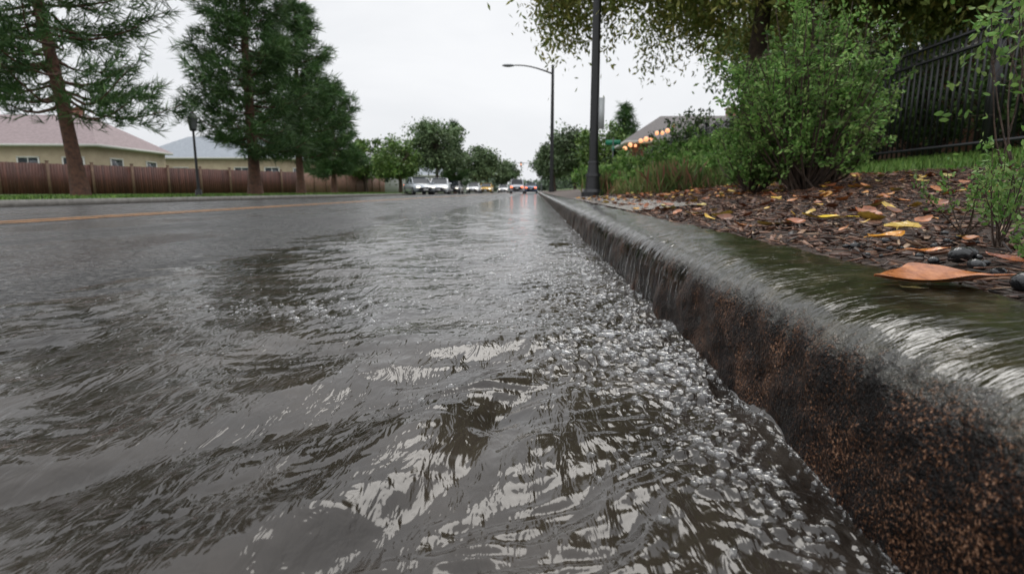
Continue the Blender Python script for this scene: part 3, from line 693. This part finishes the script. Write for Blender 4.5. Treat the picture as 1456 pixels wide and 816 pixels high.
a=Acc(); box(a,(.11,-.03,1.38),(.11,.012,.52)); a.mk('sign_plate',simple('sign_white',(.6,.62,.62),(.5,.52,.52),4,.4),parent=e)
a=Acc(); box(a,(.065,0,1.55),(.04,.05,.04)); box(a,(.065,0,1.22),(.04,.05,.04)); a.mk('sign_bracket',greymetal,parent=e)
def cobra(loc,H,arm,mat,r0=.10,side=-1):
    e=empty('street_lamp',loc); a=Acc(); cyl(a,0,0,0,.35,.2,.18,12); tube(a,[(0,0,.3),(0,0,H*.5),(0,0,H)],[r0*1.15,r0,r0*.75],12)
    cyl(a,0,0,H,H+.08,r0,.03,12); a.mk('pole',mat,parent=e); a=Acc(); t=np.linspace(0,1,12)
    tube(a,np.stack([side*arm*t,0*t,H-.5+.55*np.sin(t*1.75)],1),np.linspace(.055,.035,12),8)
    zt=H-.5+.55*math.sin(1.75); a.mk('arm',mat,parent=e)
    V,F=scatter(T2,F2,np.array([[side*(arm+.3),0,zt]]),np.eye(3)[None],np.array([[.42,.17,.10]])); mk('lamp_head',V,F,greymetal,True,parent=e)
cobra((1.05,39,.25),8.1,2.6,blackmetal,.12)
cobra((-20.2,62,.1),4.6,.5,greymetal,.06,-1)
e=empty('lamp_post',(-12.2,20.4,.11)); a=Acc(); cyl(a,0,0,0,.25,.14,.10,12); cyl(a,0,0,.25,2.35,.05,.04,10); cyl(a,0,0,2.3,2.36,.1,.12,10); a.mk('pole',blackmetal,parent=e)
a=Acc(); cyl(a,0,0,2.36,2.72,.11,.17,8); a.mk('lantern_glass',simple('lantern',(.12,.13,.13),None,5,.2),parent=e)
a=Acc(); cyl(a,0,0,2.72,2.76,.21,.20,8); cyl(a,0,0,2.76,2.95,.18,.03,8)
for i in range(4):
    t=i*math.pi/2; tube(a,[(.12*math.cos(t),.12*math.sin(t),2.36),(.18*math.cos(t),.18*math.sin(t),2.72)],.012,4)
a.mk('lantern_frame',blackmetal,parent=e)
e=empty('street_sign',(3.2,24.5,.3)); a=Acc(); cyl(a,0,0,0,2.2,.03,.03,8); a.mk('post',greymetal,parent=e)
a=Acc(); box(a,(0,0,2.0),(.62,.02,.2)); box(a,(0,0,1.75),(.02,.6,.2)); a.mk('blade',simple('sign_green',(.02,.25,.14),(.02,.2,.11),3,.4),parent=e)
e=empty('traffic_light',(1.2,128,.2)); a=Acc(); cyl(a,0,0,0,6.4,.14,.10,10); tube(a,[(0,0,5.9),(-3.5,0,6.2),(-8,0,6.3)],[.09,.07,.05],8); a.mk('mast',greymetal,parent=e)
a=Acc(); 
for x in (-4.5,-7.4): box(a,(x,-.1,5.9),(.38,.25,1.1))
a.mk('signal_heads',blackmetal,parent=e)
V,F=scatter(T2,F2,np.array([[-4.5,-.24,5.9],[-7.4,-.24,5.9]]),np.tile(np.eye(3),(2,1,1)),np.full(2,.17)); mk('signal_lens',V,F,wb,True,parent=e)

# ------------------------------------------------------------ cars
tyre=simple('tyre',(.02,.02,.02),None,9,.7); cglass=simple('car_glass',(.02,.025,.03),None,3,.05)
def emis(name,c,s):
    m,nt,b=nm(name); b.inputs['Base Color'].default_value=(*c,1); b.inputs['Emission Color'].default_value=(*c,1); b.inputs['Emission Strength'].default_value=s; return m
tail=emis('tail_light',(1,.16,.05),3.5); head=emis('head_light',(1,.93,.8),1.6); plate=simple('plate',(.6,.6,.6),None,5,.5)
def car(name,loc,rz,col,suv=False,head_on=True):
    e=empty(name,loc,rz)
    m,nt,b=nm('car_paint'); b.inputs['Base Color'].default_value=(*col,1); b.inputs['Roughness'].default_value=.25; b.inputs['Metallic'].default_value=.2; b.inputs['Coat Weight'].default_value=.6
    co=coords(nt); bump(nt,b,noise(nt,co,3,2),.002)
    H=1.72 if suv else 1.46
    st=[(-2.28,.62,.38,.60),(-2.2,.80,.24,.72),(-1.9,.88,.20,.80),(-1.0,.90,.20,.92),(0,.91,.20,.95),(1.2,.91,.20,.97),(1.9,.88,.20,1.0 if not suv else 1.08),(2.2,.82,.26,.95 if not suv else 1.05),(2.27,.68,.38,.80)]
    V=[];F=[]
    for (y,hw,zb_,zt) in st:
        V+=[[-hw*.9,y,zb_],[-hw,y,zb_+.12],[-hw*1.0,y,(zb_+zt)/2+.05],[-hw*.93,y,zt-.06],[-hw*.8,y,zt],[0,y,zt+.03],[hw*.8,y,zt],[hw*.93,y,zt-.06],[hw*1.0,y,(zb_+zt)/2+.05],[hw,y,zb_+.12],[hw*.9,y,zb_]]
    k=11
    for i in range(len(st)-1):
        for j in range(k): F.append([i*k+j,(i+1)*k+j,(i+1)*k+(j+1)%k,i*k+(j+1)%k])
    F.append(list(range(k))[::-1]); F.append([(len(st)-1)*k+j for j in range(k)])
    mk('body',V,F,m,True,parent=e)
    yb=1.55 if not suv else 2.1
    cb_=[(-1.05,.74,.90),(-.35,.64,H-.06),(-.1,.62,H),(.75,.62,H),(1.05 if not suv else 1.8,.62,H-.07),(yb,.72,.96)]
    V=[];F=[]
    for (y,hw,z) in cb_: V+=[[-.76,y,.90],[-hw-.03,y,max(.9,z-.05)],[-hw+.1,y,z],[hw-.1,y,z],[hw+.03,y,max(.9,z-.05)],[.76,y,.90]]
    for i in range(len(cb_)-1):
        for j in range(5): F.append([i*6+j,(i+1)*6+j,(i+1)*6+j+1,i*6+j+1])
    mk('cabin_glass',V,F,cglass,False,parent=e)
    a=Acc(); yl=cb_[4][0]; box(a,(0,(yl-.35)/2,H+.008),(1.12,yl+.35,.03))
    for s in (-1,1):
        tube(a,[(s*.78,-1.08,.92),(s*.68,-.35,H-.05),(s*.66,-.1,H-.02),(s*.66,.75,H-.02),(s*.67,yl,H-.07),(s*.76,yb,.96)],.035,6)
        tube(a,[(s*.78,.3,.92),(s*.665,.3,H-.03)],.035,6)
        box(a,(s*1.0,-.85,.98),(.2,.1,.14))
    a.mk('roof_and_pillars',m,parent=e)
    a=Acc(); h_=Acc()
    for s in (-1,1):
        for y in (-1.42,1.38):
            tube(a,[(s*.70,y,.33),(s*.92,y,.33)],.33,20); tube(h_,[(s*.90,y,.33),(s*.935,y,.33)],.2,12)
    a.mk('wheels',tyre,parent=e); h_.mk('hubcaps',greymetal,parent=e)
    a=Acc(); 
    for s in (-1,1): box(a,(s*.62,-2.235,.64),(.30,.1,.13),0)
    a.mk('headlights',head,parent=e); a=Acc()
    for s in (-1,1): box(a,(s*.64,2.235,.80),(.28,.1,.15))
    a.mk('tail_lights',tail,parent=e); a=Acc(); box(a,(0,-2.27,.52),(.8,.06,.18)); box(a,(0,-2.22,.30),(1.3,.08,.12)); a.mk('grille',tyre,parent=e)
    a=Acc(); box(a,(0,2.285,.62),(.4,.03,.14)); box(a,(0,-2.305,.42),(.4,.02,.12)); a.mk('plate',plate,parent=e)
    return e
zl=float(zroad(-9.6)); PI=math.pi
car('parked_car',(-10.0,49,zl),.45,(.30,.33,.37)); car('parked_car',(-8.7,52,zl),.1,(.70,.72,.75),False); car('parked_car',(-9.4,66,zl),0,(.05,.05,.06))
car('parked_car',(-8.6,80,zl),0,(.75,.76,.78)); car('taxi_car',(-7.2,84,0),0,(.62,.36,.04))
car('car',(-2.3,72,0),PI,(.55,.56,.6),True); car('car',(-.72,84,0),PI,(.12,.17,.28)); car('car',(-5.9,105,0),0,(.5,.5,.52))
print('done')
